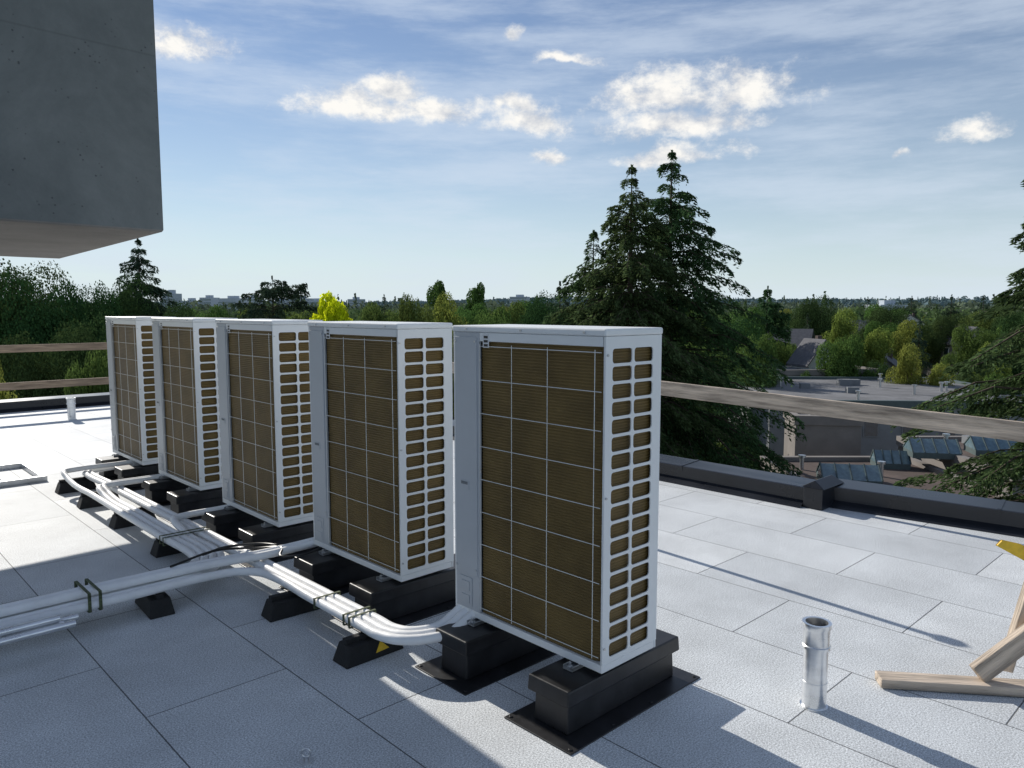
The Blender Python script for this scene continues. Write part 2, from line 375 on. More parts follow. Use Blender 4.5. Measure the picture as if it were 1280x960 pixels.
for (x,y,z,ax) in [(-.0015,a,b,'x') for a,b in ((.745,.23),(.88,.23),(.745,H-.07),(.88,H-.07),(.708,.7),(.708,.2),(.708,1.2))]+[(.01,-.001,z,'y') for z in (.1,.7,1.25)]+[(-.005,y,H-.015,'x') for y in (.1,.45,.8)]:
    if sc0 is None: o=obj('screw',sm,'galv',parent=hp); sc0=o
    else: o=link(sc0.copy()); o.parent=hp
    o.location=(x,y,z); o.rotation_euler=(0,-math.pi/2,0) if ax=='x' else (math.pi/2,0,0)
m=MB(); m.box(-.0012,-.0004,.655,.695,H-.095,H-.035,0)
for q in range(3): m.box(-.0018,-.0012,.662,.688,H-.09+q*.018,H-.079+q*.018,1)
obj('warning_sticker',m,['sticker','ink'],parent=hp)
for y in (.14,.74):
    m=MB(); m.box(-.045,D+.04,y-.025,y+.025,-.018,-.014); m.box(-.045,D+.04,y-.025,y-.021,-.014,0);m.box(-.045,D+.04,y+.021,y+.025,-.014,0)
    m.cyl((-.03,y,-.014),(-.03,y,.012),.006,n=8); m.cyl((-.03,y,-.013),(-.03,y,-.003),.012,n=6)
    obj('mounting_foot',m,'galv',parent=hp,bevel=.001)
pos=[(2.22,1.82),(2.24,3.19),(2.245,4.57),(2.27,5.94),(2.275,7.28)]
for i,(v,u) in enumerate(pos[1:]): copy_tree(hp,W(v,u,.21),TH+R((.4,-.5,.3,-.3)[i]))
cu=empty('mounting_curb',W(2.02,1.82,0),TH,label='black metal flashed curb carrying a heat pump',category='equipment curb',group='black curbs under heat pumps')
m=MB(); m.box(-.07,.79,-.055,.305,0,.006)
for x in (-.05,.2,.45,.77):
    for y in (-.035,.285): m.cyl((x,y,.006),(x,y,.010),.008,n=8)
obj('flange',m,'curb',parent=cu,bevel=.002)
m=MB(); m.box(.012,.712,.034,.216,.006,.135,taper=.004); obj('curb_body',m,'curb',parent=cu,bevel=.006)
m=MB(); m.box(-.008,.728,.014,.236,.126,.190,taper=.004); obj('curb_cap',m,'curb',parent=cu,bevel=.006)
cu.location=W(2.05,1.82,0)
for i,(v,u) in enumerate(pos):
    if i: copy_tree(cu,W(v-.17,u,0),TH+R(random.uniform(-.8,.8)))
    copy_tree(cu,W(v-.17,u+.60,0),TH+R(random.uniform(-.8,.8)))

# ---------------------------------------------------------------- insulated pipes
pr=.0232
gp='white insulated refrigerant pipes'
def pipe(pts,r=pr,name='insulated_pipe',mt='pvc',label='white insulated refrigerant pipe on black support blocks',group=gp,category='pipe',n=12):
    m=MB(); m.sweep(pts,r,n=n); return robj(name,m,mt,smooth=True,label=label,category=category,group=group)
Z0=.142; dz_=.045
def jit(s=.0015): return random.uniform(-s,s)
SP=.0475; U0=4.16
def arc(cx,cy,r,a0,a1,z,n=5): return [(cx+r*math.cos(R(a0+(a1-a0)*i/n)),cy+r*math.sin(R(a0+(a1-a0)*i/n)),z) for i in range(n+1)]
def branch(k,lay):
    z=Z0+lay*dz_; u=U0+k*SP
    return [(v,u+jit(),z) for v in (-4,-2.5,-1.2,0,.7)]
def enter(v0,ue,vc,z):
    r=.085
    return [(vc,ue-.34,z),(vc,ue-.22,z+.014),(vc,ue-r,z+.045)]+[(vc+r-r*math.cos(R(a)),ue-r+r*math.sin(R(a)),z+.047) for a in (30,60,90)]+[(v0-.1,ue,z+.048),(v0+.08,ue,z+.05)]
for q in range(2):
    vc=1.925+q*SP
    ue=7.28+.41+q*.049; r=.09
    pts=[(2.40,ue,Z0+.02),(2.2,ue,Z0+.01)]+[(vc-.045+r-r*math.cos(R(a)),ue-r+r*math.sin(R(a)),Z0) for a in (90,60,30)]+[(vc-.045,ue-r-.05,Z0)]
    for u in (7.0,6.2,5.4,4.6,3.9,3.3,3.0): pts.append((vc-.010*(u-3),u,Z0))
    rr=.20-q*SP
    pts+=[(vc+rr-rr*math.cos(R(a)),2.86-rr*math.sin(R(a)),Z0+a/90*.02) for a in (0,30,60,80)]+[(2.2,2.86-rr-.01,Z0+.06),(2.26,2.86-rr-.01,Z0+.09)]
    pipe(pts)
vk=1.925-SP
rr=.20+SP
pipe(branch(0,0)+[(1.2,U0,Z0)]+arc(vk-.22,U0-.22,.22,90,0,Z0)+[(vk,3.5,Z0),(vk,3.0,Z0)]+[(vk+rr-rr*math.cos(R(a)),2.86-rr*math.sin(R(a)),Z0+a/90*.02) for a in (0,30,60,80)]+[(2.2,2.86-rr-.01,Z0+.06),(2.26,2.86-rr-.01,Z0+.09)])
for q in range(2):
    pipe([(a,b+SP*.5,c) for a,b,c in branch(1+q,1)]+[(1.3,U0+SP*(1.5+q),Z0+dz_),(1.7,U0+SP*(1.3+q)-.02,Z0+dz_+.004),(1.95,U0+SP*(1.0+q)-.05,Z0+dz_+.004),(2.15,U0+SP*(.9+q)-.07,Z0+.057),(2.34,U0+SP*(.9+q)-.07,Z0+.06)])
acx=vk-.012-.41; acy=U0+4*SP+.24
for k,e in [(1,2),(2,3),(3,3),(4,4)]:
    v0,u0_=pos[e]; r=.24+(4-k)*SP; vc=acx+r
    ue=u0_+(.80 if e<4 else .34)+(.05 if k==2 else 0)
    pts=branch(k,0)+[(1.0,U0+k*SP,Z0)]+arc(acx,acy,r,-90,0,Z0)
    uu=acy+.5
    while uu<ue-.6: pts.append((vc+jit(),uu,Z0)); uu+=.8
    pipe(pts+enter(v0,ue,vc,Z0))
gc='black power cables'
pipe([(1.66,4.34,Z0+.075),(1.88,4.46,Z0+.05),(2.02,4.40,.19),(2.12,4.22,.20),(2.30,4.14,.21)],r=.008,name='power_cable',mt='cable',label='thin black power cable entering a heat pump',group=gc,category='cable',n=8)
pipe([(1.45,4.26,Z0+.074),(1.78,4.36,Z0+.074),(1.98,4.32,.19),(2.06,4.16,.21),(2.0,4.05,.20),(2.10,3.99,.20),(2.28,4.02,.21)],r=.007,name='power_cable',mt='cable',label='thin black power cable looping into a heat pump',group=gc,category='cable',n=8)
for k,(e,u) in enumerate(((.90,3.95),(.86,3.99),(.93,4.03),(.84,3.97))):
    z=.15 if k<3 else .185
    pipe([(-4,u-.02,z),(-1,u,z),(e,u,z)],r=.0165,name='metal_conduit',mt='alum',label='shiny metal conduit with cut open end',group='loose metal conduits',category='conduit',n=14)
sb=empty('pipe_support_block',(0,0,0),0,label='black rubber block carrying white pipes',category='pipe support',group='rubber pipe support blocks')
m=MB(); m.add([(-.16,-.065,0),(.16,-.065,0),(.16,.065,0),(-.16,.065,0),(-.13,-.05,.092),(.13,-.05,.092),(.13,.05,.092),(-.13,.05,.092)],[(3,2,1,0),(4,5,6,7),(0,1,5,4),(1,2,6,5),(2,3,7,6),(3,0,4,7)])
obj('block_body',m,'rubber',parent=sb,bevel=.006)
m=MB(); m.box(-.13,.13,-.018,.018,.092,.116); obj('strut_channel',m,'rubber',parent=sb,bevel=.002)
def onface(x,t): return (x,-.065+.015*t-.0015,.092*t)
sp=[(1.90,2.98,0),(1.89,3.70,0),(1.82,5.2,0),(1.82,6.1,0),(1.80,6.9,0),(1.80,7.6,0),(1.36,4.27,90),(.0,4.24,90),(-1.6,4.24,90)]
for v,u,a in sp[1:]: copy_tree(sb,W(v,u,0),TH+R(a+random.uniform(-4,4)))
m=MB(); m.add([onface(.0,.3),onface(.075,.35),onface(.03,.85)],[(0,1,2)]); obj('yellow_marking',m,'yellow',parent=sb)
sb.location=W(sp[0][0],sp[0][1],0); sb.rotation_euler=(0,0,TH); sb['label']='black rubber pipe support block with yellow triangle mark'
def strap(v,u,w,h,ax,z=Z0):
    m=MB(); t=.003; b=.016
    x0,x1=-w/2,w/2; zb_,zt=z-.0245,z+h
    if ax=='u':
        m.box(v+x0-t,v+x1+t,u-b/2,u+b/2,zt,zt+t); m.box(v+x0-t,v+x0,u-b/2,u+b/2,zb_,zt); m.box(v+x1,v+x1+t,u-b/2,u+b/2,zb_,zt)
        m.box(v+x0-t,v+x1+t,u-b/2,u+b/2,zb_-t,zb_)
    else:
        m.box(v-b/2,v+b/2,u+x0-t,u+x1+t,zt,zt+t); m.box(v-b/2,v+b/2,u+x0-t,u+x0,zb_,zt); m.box(v-b/2,v+b/2,u+x1,u+x1+t,zb_,zt)
        m.box(v-b/2,v+b/2,u+x0-t,u+x1+t,zb_-t,zb_)
    robj('tie_strap',m,'strap',bevel=.0014,label='green camouflage strap tied around the pipe bundle',category='strap',group='straps around pipe bundles')
bc=U0+2*SP
strap(1.06,bc,.242,.070,'v'); strap(1.01,bc,.242,.070,'v'); strap(.3,bc,.242,.070,'v')
strap(1.925,3.40,.146,.0245,'u'); strap(1.925,3.12,.146,.0245,'u'); strap(1.925,3.07,.146,.0245,'u')
strap(1.815,5.0,.30,.0245,'u'); strap(1.815,5.06,.30,.0245,'u')

# ---------------------------------------------------------------- other roof items
def vent(px,py,Y,h,r,label):
    d=ray(px,py); s=CAMH/-d.z; p=Vector((d.x*s,d.y*s,0))
    e=empty('vent_pipe',p,0,label=label,category='vent pipe',group='roof vent pipes')
    m=MB(); m.cyl((0,0,0),(0,0,h*.72),r,n=28); m.cyl((0,0,0),(0,0,.006),r*1.14,n=28); m.cyl((0,0,h*.30),(0,0,h*.31),r*1.03,n=28); obj('pipe_body',m,'alum',parent=e,smooth=True)
    m=MB(); n=28; prof=[(r*1.0,h*.70),(r*1.16,h*.70),(r*1.16,h*.735),(r*1.09,h*.745),(r*1.09,h*.93),(r*1.2,h*.95),(r*1.2,h),(r*.93,h),(r*.93,h*.6)]
    vs=[(a*math.cos(2*math.pi*k/n),a*math.sin(2*math.pi*k/n),z) for a,z in prof for k in range(n)]
    m.add(vs,[(i*n+k,i*n+(k+1)%n,(i+1)*n+(k+1)%n,(i+1)*n+k) for i in range(len(prof)-1) for k in range(n)])
    obj('pipe_collar',m,'alum',parent=e,smooth=True)
    m=MB(); m.cyl((0,0,h*.70),(0,0,h*.90),r*.9,n=20); obj('dark_opening',m,'dark',parent=e)
vent(1017,882,0,.36,.048,'short shiny aluminium vent pipe with collar')
vent(90,524,0,.32,.055,'short pale vent pipe near the far edge')
m=MB()
v0,v1,u0,u1=.78,1.71,8.22,9.15
for a in ((v0,v1,u0,u0+.05),(v0,v1,u1-.05,u1),(v0,v0+.05,u0+.05,u1-.05),(v1-.05,v1,u0+.05,u1-.05)): m.box(*a,0.0,.05,0)
m.box(v0+.3,v0+.34,u0+.05,u1-.05,0,.04); m.box(v1-.34,v1-.30,u0+.05,u1-.05,0,.04)
robj('metal_rail_frame',m,'galv',bevel=.003,label='light galvanised metal rail frame lying on pavers',category='metal frame')
d=ray(383,952); s=CAMH/-d.z; p=Vector((d.x*s,d.y*s,0))
m=MB(); m.cyl((0,0,0),(0,0,.006),.025,n=20); m.cyl((0,0,.006),(0,0,.02),.009,n=12)
n=16
pts=[(.016*math.cos(t),0,.034+.016*math.sin(t)) for t in [2*math.pi*k/n for k in range(n+1)]]
m.sweep(pts,.004,n=6,sub=2)
obj('anchor_eye',m,'galv',loc=p,smooth=True,label='small steel anchor eye on a paver',category='anchor')

br=empty('timber_brace',(1.60,3.14,0),0,label='timber guard rail brace with yellow tipped board',category='brace')
def bb(name,p0,p1,w,h,mt):
    o0=Vector((1.60,3.14,0)); a=Vector(p0);b=Vector(p1);d=b-a
    m=MB(); m.box(0,d.length,-w/2,w/2,-h/2,h/2)
    o=obj(name,m,mt,parent=br,bevel=.004,loc=a-o0); o.rotation_euler=d.to_track_quat('X','Z').to_euler(); return o
bb('ground_plank',(1.60,3.18,.024),(2.9,3.0,.024),.09,.040,'wood')
bb('diagonal_strut',(2.0,3.13,.07),(2.62,3.15,.56),.04,.09,'wood')
bb('post',(2.18,3.22,.045),(2.31,3.22,.60),.04,.05,'wood')
m=MB(); m.add([(0,0,0),(.02,0,.022),(.10,0,.004),(.3,0,-.09),(.3,0,-.14),(.14,0,-.075),(0,.012,0),(.02,.012,.022),(.10,.012,.004),(.3,.012,-.09),(.3,.012,-.14),(.14,.012,-.075)],
  [(0,1,2,3,4,5),(11,10,9,8,7,6)]+[(i,(i+1)%6,6+(i+1)%6,6+i) for i in range(6)])
obj('yellow_board',m,'yellow',parent=br,loc=Vector((2.08,3.17,.625))-Vector((1.60,3.14,0)),bevel=.002)

# ---------------------------------------------------------------- terrain
def far_ground(x,y):
    if y<700: return GZ
    k=(y-700)*.0165
    return GZ+k*(.80+.30*math.tanh(x*.0012)+.22*math.sin(x*.0031+1.1)+.10*math.sin(x*.0083))
gm=mat('ground_grass',(.07,.09,.04),.95,var=.4,scale=.02)
xs=np.linspace(-4200,4200,57); ys=[-600,-100,100,300,500,700]+list(np.linspace(850,3000,22))+[4000,6000]
m=MB(); vs=[(x,y,far_ground(x,min(y,3000))-(0 if y<700 else 2)) for y in ys for x in xs]; nx=len(xs)
m.add(vs,[(j*nx+i,j*nx+i+1,(j+1)*nx+i+1,(j+1)*nx+i) for j in range(len(ys)-1) for i in range(nx-1)])
obj('ground',m,gm,kind='structure')
m=MB(); m.add([(-200,66,GZ+.01),(300,74,GZ+.01),(300,81,GZ+.01),(-200,73,GZ+.01)],[(0,1,2,3)]); obj('road',m,'asphalt',kind='structure')

# ---------------------------------------------------------------- trees
LM={'dark':leafmat('conifer_needles',(.058,.098,.040),.40,.6),'blue':leafmat('blue_needles',(.046,.076,.046),.25,.45),
    'green':leafmat('green_leaves',(.095,.15,.040),.38),'light':leafmat('light_leaves',(.17,.22,.05),.42),
    'yellow':leafmat('yellow_leaves',(.66,.62,.02),.5),'deep':leafmat('deep_leaves',(.045,.080,.028),.2,.4),
    'wood_near':leafmat('wood_near',(.09,.13,.052),.28,.35),'wood_mid_haze':leafmat('wood_mid_haze',(.11,.15,.10),.22,.25),'wood_far_haze':leafmat('wood_far_haze',(.14,.19,.21),.15,.12)}  # mid and far leaf tints have aerial haze painted into them
def quadmesh(name,C,Dv,Sv,material,parent=None,**k):
    n=len(C); V=np.empty((n,4,3)); V[:,0]=C-Dv; V[:,1]=C+Sv; V[:,2]=C+Dv; V[:,3]=C-Sv
    me=bpy.data.meshes.new(name); me.vertices.add(4*n); me.vertices.foreach_set('co',V.reshape(-1))
    me.loops.add(4*n); me.loops.foreach_set('vertex_index',np.arange(4*n,dtype=np.int32))
    me.polygons.add(n); me.polygons.foreach_set('loop_start',np.arange(0,4*n,4,dtype=np.int32)); me.polygons.foreach_set('loop_total',np.full(n,4,dtype=np.int32))
    me.materials.append(material); me.update(); me.validate()
    o=link(bpy.data.objects.new(name,me))
    if parent:o.parent=parent
    return meta(o,**k)
def unit(a): return a/np.maximum(np.linalg.norm(a,axis=1,keepdims=True),1e-6)
def conifer(seed,H,Rr,nb,ns,leaf,kk,rise,droop,material,label,loc,low=.08,name='conifer_tree',hang=.5,wid=.15,spread=.13,tiers=0):
    rg=np.random.default_rng(seed)
    e=empty(name,loc,0,label=label,category='tree')
    m=MB(); m.cyl((0,0,0),(0,0,H*.6),H*.018,H*.009,n=8); m.cyl((0,0,H*.6),(0,0,H*.99),H*.009,.008,n=6)
    t=np.sort(rg.random(nb)**.85)*(1-low-.008)+.008
    if tiers:
        tt=(np.arange(tiers)/tiers)**.9*(1-low-.008)+.008; t=np.sort(tt[rg.integers(0,tiers,nb)]+rg.normal(0,.006,nb)); t=np.clip(t,.005,1-low)
    az=(np.arange(nb)*2.39996+rg.normal(0,.5,nb))
    Lb=Rr*(1-np.exp(-kk*t))/(1-math.exp(-kk))*rg.uniform(.45,1.12,nb)+.10; z0=H*(1-t)
    rs=rise*(1.0-.95*t)+rg.normal(0,.09,nb)
    cs,sn=np.cos(az),np.sin(az)
    for i in range(nb):
        L=Lb[i]
        q=[Vector((cs[i]*L*s,sn[i]*L*s,z0[i]+L*(rs[i]*s-droop*s*s))) for s in (0,.5,.95)]
        r=.010+.010*L
        m.cyl(q[0],q[1],r,r*.6,n=4,cap=False); m.cyl(q[1],q[2],r*.6,r*.2,n=4,cap=False)
    obj('trunk',m,'bark',parent=e)
    cnt=np.maximum((ns*(.06+.94*(Lb/Rr))).astype(int),26)
    bi=np.repeat(np.arange(nb),cnt); n=len(bi)
    s=rg.random(n)**.6; L=Lb[bi]
    side=rg.normal(0,1,n)*(.03+spread*L*(1.08-s)*np.minimum(1,s*3))
    rad=np.stack([cs[bi],sn[bi],np.zeros(n)],1); tan=np.stack([-sn[bi],cs[bi],np.zeros(n)],1)
    sz_=np.minimum(1,.5+L*.45)
    z=z0[bi]+L*(rs[bi]*s-droop*s*s)-np.abs(rg.normal(0,1,n))*hang*leaf*sz_*1.7-np.abs(side)*.35
    C=rad*(L*s)[:,None]+tan*side[:,None]; C[:,2]=z
    Dv=unit(rad*rg.uniform(.3,1,n)[:,None]+tan*(np.sign(side)*rg.uniform(0,1.1,n))[:,None]+np.stack([np.zeros(n),np.zeros(n),-rg.random(n)*hang*2.4+.1],1))
    ln=leaf*rg.uniform(.5,1.3,n)*sz_
    nl=140; zl=H*(1-.02*rg.random(nl)); al=rg.random(nl)*6.28
    C2=np.stack([.03*np.cos(al),.03*np.sin(al),zl],1); D2=unit(np.stack([np.cos(al)*.5,np.sin(al)*.5,np.ones(nl)*.8],1)); l2=np.full(nl,leaf*.5)
    C=np.vstack([C,C2]); Dv=np.vstack([Dv,D2]); ln=np.concatenate([ln,l2])
    Sv=unit(np.cross(Dv,rg.normal(0,1,(len(Dv),3))))*(ln*wid)[:,None]
    quadmesh('crown',C,Dv*ln[:,None]*.5,Sv,material,parent=e)
    return e
def broad(seed,H,Rr,nl,leaf,material,label,loc,lobes=16,name='broadleaf_tree',tall=1.0,lr=(.24,.44)):
    rg=np.random.default_rng(seed)
    e=empty(name,loc,0,label=label,category='tree')
    m=MB(); m.cyl((0,0,0),(0,0,H*.5),H*.03,H*.018,n=7)
    cz=H*.58; hz=H*.40
    LC=[];LR=[]
    for i in range(lobes):
        d=unit(rg.normal(0,1,(1,3)))[0]; rr=rg.random()**.5*.76
        c=np.array([d[0]*Rr*rr,d[1]*Rr*rr,cz+d[2]*hz*rr]); LC.append(c); LR.append(Rr*rg.uniform(*lr))
        m.cyl((0,0,H*rg.uniform(.25,.45)),c,H*.01,H*.003,n=5,cap=False)
    obj('trunk',m,'bark',parent=e)
    LC=np.array(LC);LR=np.array(LR)
    b=rg.integers(0,lobes,nl); d=unit(rg.normal(0,1,(nl,3)))
    rr=LR[b]*(.74+.30*rg.random(nl)**.7)
    ph=np.sin(d[:,0]*7+b)*np.cos(d[:,1]*6+b*2)*.13
    C=LC[b]+d*(rr*(1+ph))[:,None]*np.array([1,1,.8*tall])
    nrm=unit(d+rg.normal(0,.4,(nl,3))); Dv=unit(np.cross(nrm,rg.normal(0,1,(nl,3)))); Sv=np.cross(nrm,Dv)
    ln=leaf*rg.uniform(.5,1.2,nl)
    quadmesh('crown',C,Dv*ln[:,None]*.5,Sv*(ln*.44)[:,None],material,parent=e)
    return e
def topat(px,py,Y):
    p=at(px,py,Y); return Vector((p.x,p.y,GZ)), p.z-GZ

l,h=topat(840,188,31); conifer(11,h,6.9,360,700,.20,1.8,.34,.46,LM['dark'],'tall dark cedar with drooping branches behind the roof',l,tiers=48)
l,h=topat(790,206,28.5); conifer(12,h,5.3,320,580,.20,1.8,.34,.46,LM['dark'],'tall dark cedar standing beside its taller twin',l,tiers=46)
l,h=topat(742,288,30); conifer(13,h,3.9,220,440,.20,2.6,.32,.42,LM['dark'],'shorter dark cedar beside the two tall ones',l,tiers=34)
l,h=topat(1356,112,15.5); conifer(14,h,4.5,250,1000,.15,2.2,.34,.42,LM['dark'],'near dark spruce with reaching branches by the parapet',l,hang=.4,wid=.13,tiers=38)
l,h=topat(172,298,48); conifer(15,h,5.4,250,440,.26,1.5,.20,.30,LM['blue'],'pointed layered conifer above the leafy trees',l,tiers=38)
l,h=topat(340,345,62); conifer(16,h,4.4,150,420,.32,9,.40,.25,LM['blue'],'broad flat topped cedar above the tree line',l)
l,h=topat(960,358,75); conifer(17,h,4.4,140,320,.42,3.0,.2,.3,LM['dark'],'dark conifer rising over the houses',l)
protoC=conifer(21,12,2.8,90,150,.36,2.2,.2,.3,LM['blue'],'dark conifer among neighbourhood trees',(0,0,GZ))
protoB=[broad(31,10,4.2,26000,.17,LM['green'],'green broadleaf tree among the houses',(0,0,GZ)),
        broad(32,10,4.0,26000,.17,LM['light'],'light green broadleaf tree among the houses',(0,0,GZ)),
        broad(33,10,4.6,56000,.125,LM['deep'],'deep green rounded broadleaf tree',(0,0,GZ),lobes=20,lr=(.28,.46)),
        broad(34,11,1.8,9000,.22,LM['green'],'slim upright poplar on the skyline',(0,0,GZ),lobes=12,tall=1.7,name='poplar_tree')]
protoY=broad(35,10,3.6,18000,.22,LM['yellow'],'bright yellow leaved tree among green ones',(0,0,GZ))
for p in protoB+[protoC,protoY]: p['group']='neighbourhood trees'
allp={'g':protoB[0],'l':protoB[1],'d':protoB[2],'p':protoB[3],'c':protoC,'y':protoY}
base_h={};base_r={}
for k_,e_ in allp.items():
    cr_=[c for c in e_.children if c.name.startswith('crown')][0]
    a_=np.empty(len(cr_.data.vertices)*3); cr_.data.vertices.foreach_get('co',a_); a_=a_.reshape(-1,3)
    base_h[k_]=np.percentile(a_[:,2],99.7); base_r[k_]=np.percentile(np.hypot(a_[:,0],a_[:,1]),97)
base_h['c']=12
used=set()
def place(kind,px,py,Y,rad=None):
    l,h=topat(px,py,Y); pr_=allp[kind]; sz=h/base_h[kind]
    sx=(rad/base_r[kind]) if rad else sz*random.uniform(.9,1.15)
    rot=random.uniform(0,6.28)
    if kind not in used:
        used.add(kind); pr_.location=l; pr_.rotation_euler=(0,0,rot); pr_.scale=(sx,sx,sz)
    else: copy_tree(pr_,l,rot,(sx,sx,sz))
spec=[('d',10,336,42,3.4),('d',66,350,38,2.9),('d',-40,340,40,4),('d',118,362,40,2.5),('d',150,352,44,2.2),('d',92,400,33,2.4),('d',36,415,30,2.4),('l',5,440,24,1.2),('g',118,436,28,1.0),('d',192,382,50,2.6),
 ('d',215,384,60,3.0),('g',258,385,62,3.0),('c',300,376,80,None),('y',427,369,50,2.1),('g',385,387,66,3.0),('g',470,380,80,3),('g',515,371,62,1.8),('l',566,370,52,2.2),('g',590,382,66,2.6),('p',547,352,130,2.6),('p',597,355,125,2.0),
 ('c',480,368,120,None),('g',640,380,66,2.6),('d',680,372,60,3.0),('g',660,378,95,4),('c',700,352,60,None),('g',620,386,56,2.4),
 ('d',1010,373,105,4.2),('g',978,428,70,2.0),('l',1070,388,74,3.0),('g',1058,420,62,2.2),('l',1150,432,56,2.0),('l',1120,402,100,3.6),('d',1180,394,110,4.0),('g',1215,408,80,2.8),('g',930,386,70,3.0),('g',950,420,55,2.0),
 ('l',1245,404,85,2.8),('d',1275,386,80,3.2),('g',1100,382,150,5.0),('c',1190,368,150,None),('c',1140,370,170,None),('l',1235,430,62,2.0),('d',905,402,60,3),('g',880,428,50,2.4),('d',860,508,38,1.8),('d',930,530,40,1.8),('g',900,552,33,1.5),('g',1250,468,50,2.0),('d',1100,455,62,1.8),('l',1190,457,62,1.9),('c',1040,374,130,None),('c',1085,371,160,None),('c',1230,369,140,None),('d',1040,392,120,4.0),('c',1010,392,90,None),('c',1150,398,85,None),('d',1215,462,58,1.8),('g',1010,466,61,1.1)]
for s in spec: place(*s)
rg=random.Random(5)
for i in range(120):
    Y=rg.uniform(75,280); px=rg.uniform(-60,1340)
    if 980<px<1260 and Y<100: continue
    hh=rg.uniform(7.5,12.2); kind=rg.choice('gggllldddcccp' if px<700 else 'ggglllddccc')
    l=Vector(((px-640)/F*Y*.995,Y,GZ)); pr_=allp[kind]; sz=hh/base_h[kind]
    sx=sz*rg.uniform(.8,1.15)
    copy_tree(pr_,l,rg.uniform(0,6.28),(sx,sx,sz))

def forest(name,seed,n,Y0,Y1,h0,h1,per,size,material,label,sp=.3):
    rg=np.random.default_rng(seed)
    Y=Y0+(Y1-Y0)*rg.random(n)**.8; a=rg.uniform(-.95,.95,n); X=a*Y
    h=rg.uniform(h0,h1,n); con=rg.random(n)<sp; h=np.where(con,h*1.25,h)
    r=np.where(con,h*.2,h*.5)
    ti=np.repeat(np.arange(n),per); N_=len(ti); t=rg.random(N_)
    az=rg.random(N_)*2*math.pi
    prof=np.where(con[ti],(1-t),np.sqrt(np.clip(1-(2*t-1)**2,0,1)))
    z=np.where(con[ti],h[ti]*(.1+.9*t),h[ti]*(.25+.75*t))
    rr=r[ti]*prof*rg.uniform(.8,1.05,N_)
    gz=np.array([far_ground(x,y) for x,y in zip(X,Y)])[ti]
    C=np.stack([X[ti]+rr*np.cos(az),Y[ti]+rr*np.sin(az),gz+z],1)
    nrm=unit(np.stack([np.cos(az),np.sin(az),.6+0*t],1)+rg.normal(0,.35,(N_,3))); Dv=unit(np.cross(nrm,rg.normal(0,1,(N_,3)))); Sv=np.cross(nrm,Dv)
    ln=size*rg.uniform(.5,1.2,N_)*(1-.45*(con[ti]*t))
    return quadmesh(name,C,Dv*ln[:,None]*.5,Sv*(ln*.4)[:,None],material,kind='stuff',label=label,category='wood')
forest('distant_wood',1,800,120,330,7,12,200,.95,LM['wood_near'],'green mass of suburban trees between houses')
forest('distant_wood',2,1700,320,1000,8,16,70,2.4,LM['wood_mid_haze'],'hazy green tree canopy further off')
forest('distant_wood',3,3400,950,3000,10,18,36,6,LM['wood_far_haze'],'blue hazed tree covered rise on the horizon',sp=.25)

# ---------------------------------------------------------------- buildings
def house(px,Y,w,d,hw,hr,rot,wall='whitewall',zb_=GZ,label='white gabled house among trees'):
    x=(px-640)/F*Y
    e=empty('house',(x,Y,zb_),rot,label=label,category='house',group='neighbourhood houses')
    m=MB(); m.box(-w/2,w/2,-d/2,d/2,0,hw); m.add([(-w/2,-d/2,hw),(w/2,-d/2,hw),(0,-d/2,hr),(-w/2,d/2,hw),(w/2,d/2,hw),(0,d/2,hr)],[(0,1,2),(4,3,5)])
    obj('wall',m,wall,parent=e)
    m=MB(); o=.3; t=.14; k=(hr-hw)/(w/2)
    for s in (-1,1):
        a=[(0,-d/2-o,hr+.02),(s*(w/2+o),-d/2-o,hw-o*k+.02),(s*(w/2+o),d/2+o,hw-o*k+.02),(0,d/2+o,hr+.02)]
        b=[(p[0],p[1],p[2]+t) for p in a]
        m.add(a+b,[(0,1,2,3),(7,6,5,4),(0,4,5,1),(1,5,6,2),(2,6,7,3),(3,7,4,0)])
    rf=obj('roof',m,'shingle',parent=e)
    m=MB(); m.box(w*.18,w*.18+.4,d*.1,d*.1+.4,hw,hr+.4); obj('chimney',m,'brownroof',parent=rf)
    for fx in (-w*.27,0,w*.27):
        for fz in (1.2,hw-1.9):
            m=MB(); m.box(fx-.36,fx+.36,-d/2-.05,-d/2+.02,fz,fz+1.25,0); m.box(fx-.27,fx+.27,-d/2-.07,-d/2-.05,fz+.1,fz+1.15,1); obj('window',m,['whitewall','glass'],parent=e)
    for fy in (-d*.25,d*.2):
        m=MB(); m.box(-w/2-.05,-w/2+.02,fy-.5,fy+.5,hw-1.9,hw-.6,0);m.box(-w/2-.07,-w/2-.05,fy-.4,fy+.4,hw-1.8,hw-.7,1); obj('window',m,['whitewall','glass'],parent=e)
house(1018,66,2.7,2.6,7.1,8.9,R(12)); house(985,84,4.0,4.5,7.6,9.3,R(62),'greywall',label='grey gabled house among trees')
house(1195,110,6,7,6.8,9.0,R(10),'beige',label='beige gabled house among trees'); house(640,110,8,9,6.2,9.4,R(30)); house(300,120,8,9,6.5,9.6,R(-30)); house(1060,130,8,8,7.0,9.6,R(70)); house(1130,150,8,8,7.8,10.4,R(-15)); house(1100,78,4.2,5,5.6,7.2,R(-30),'greywall',label='grey gabled house among trees')
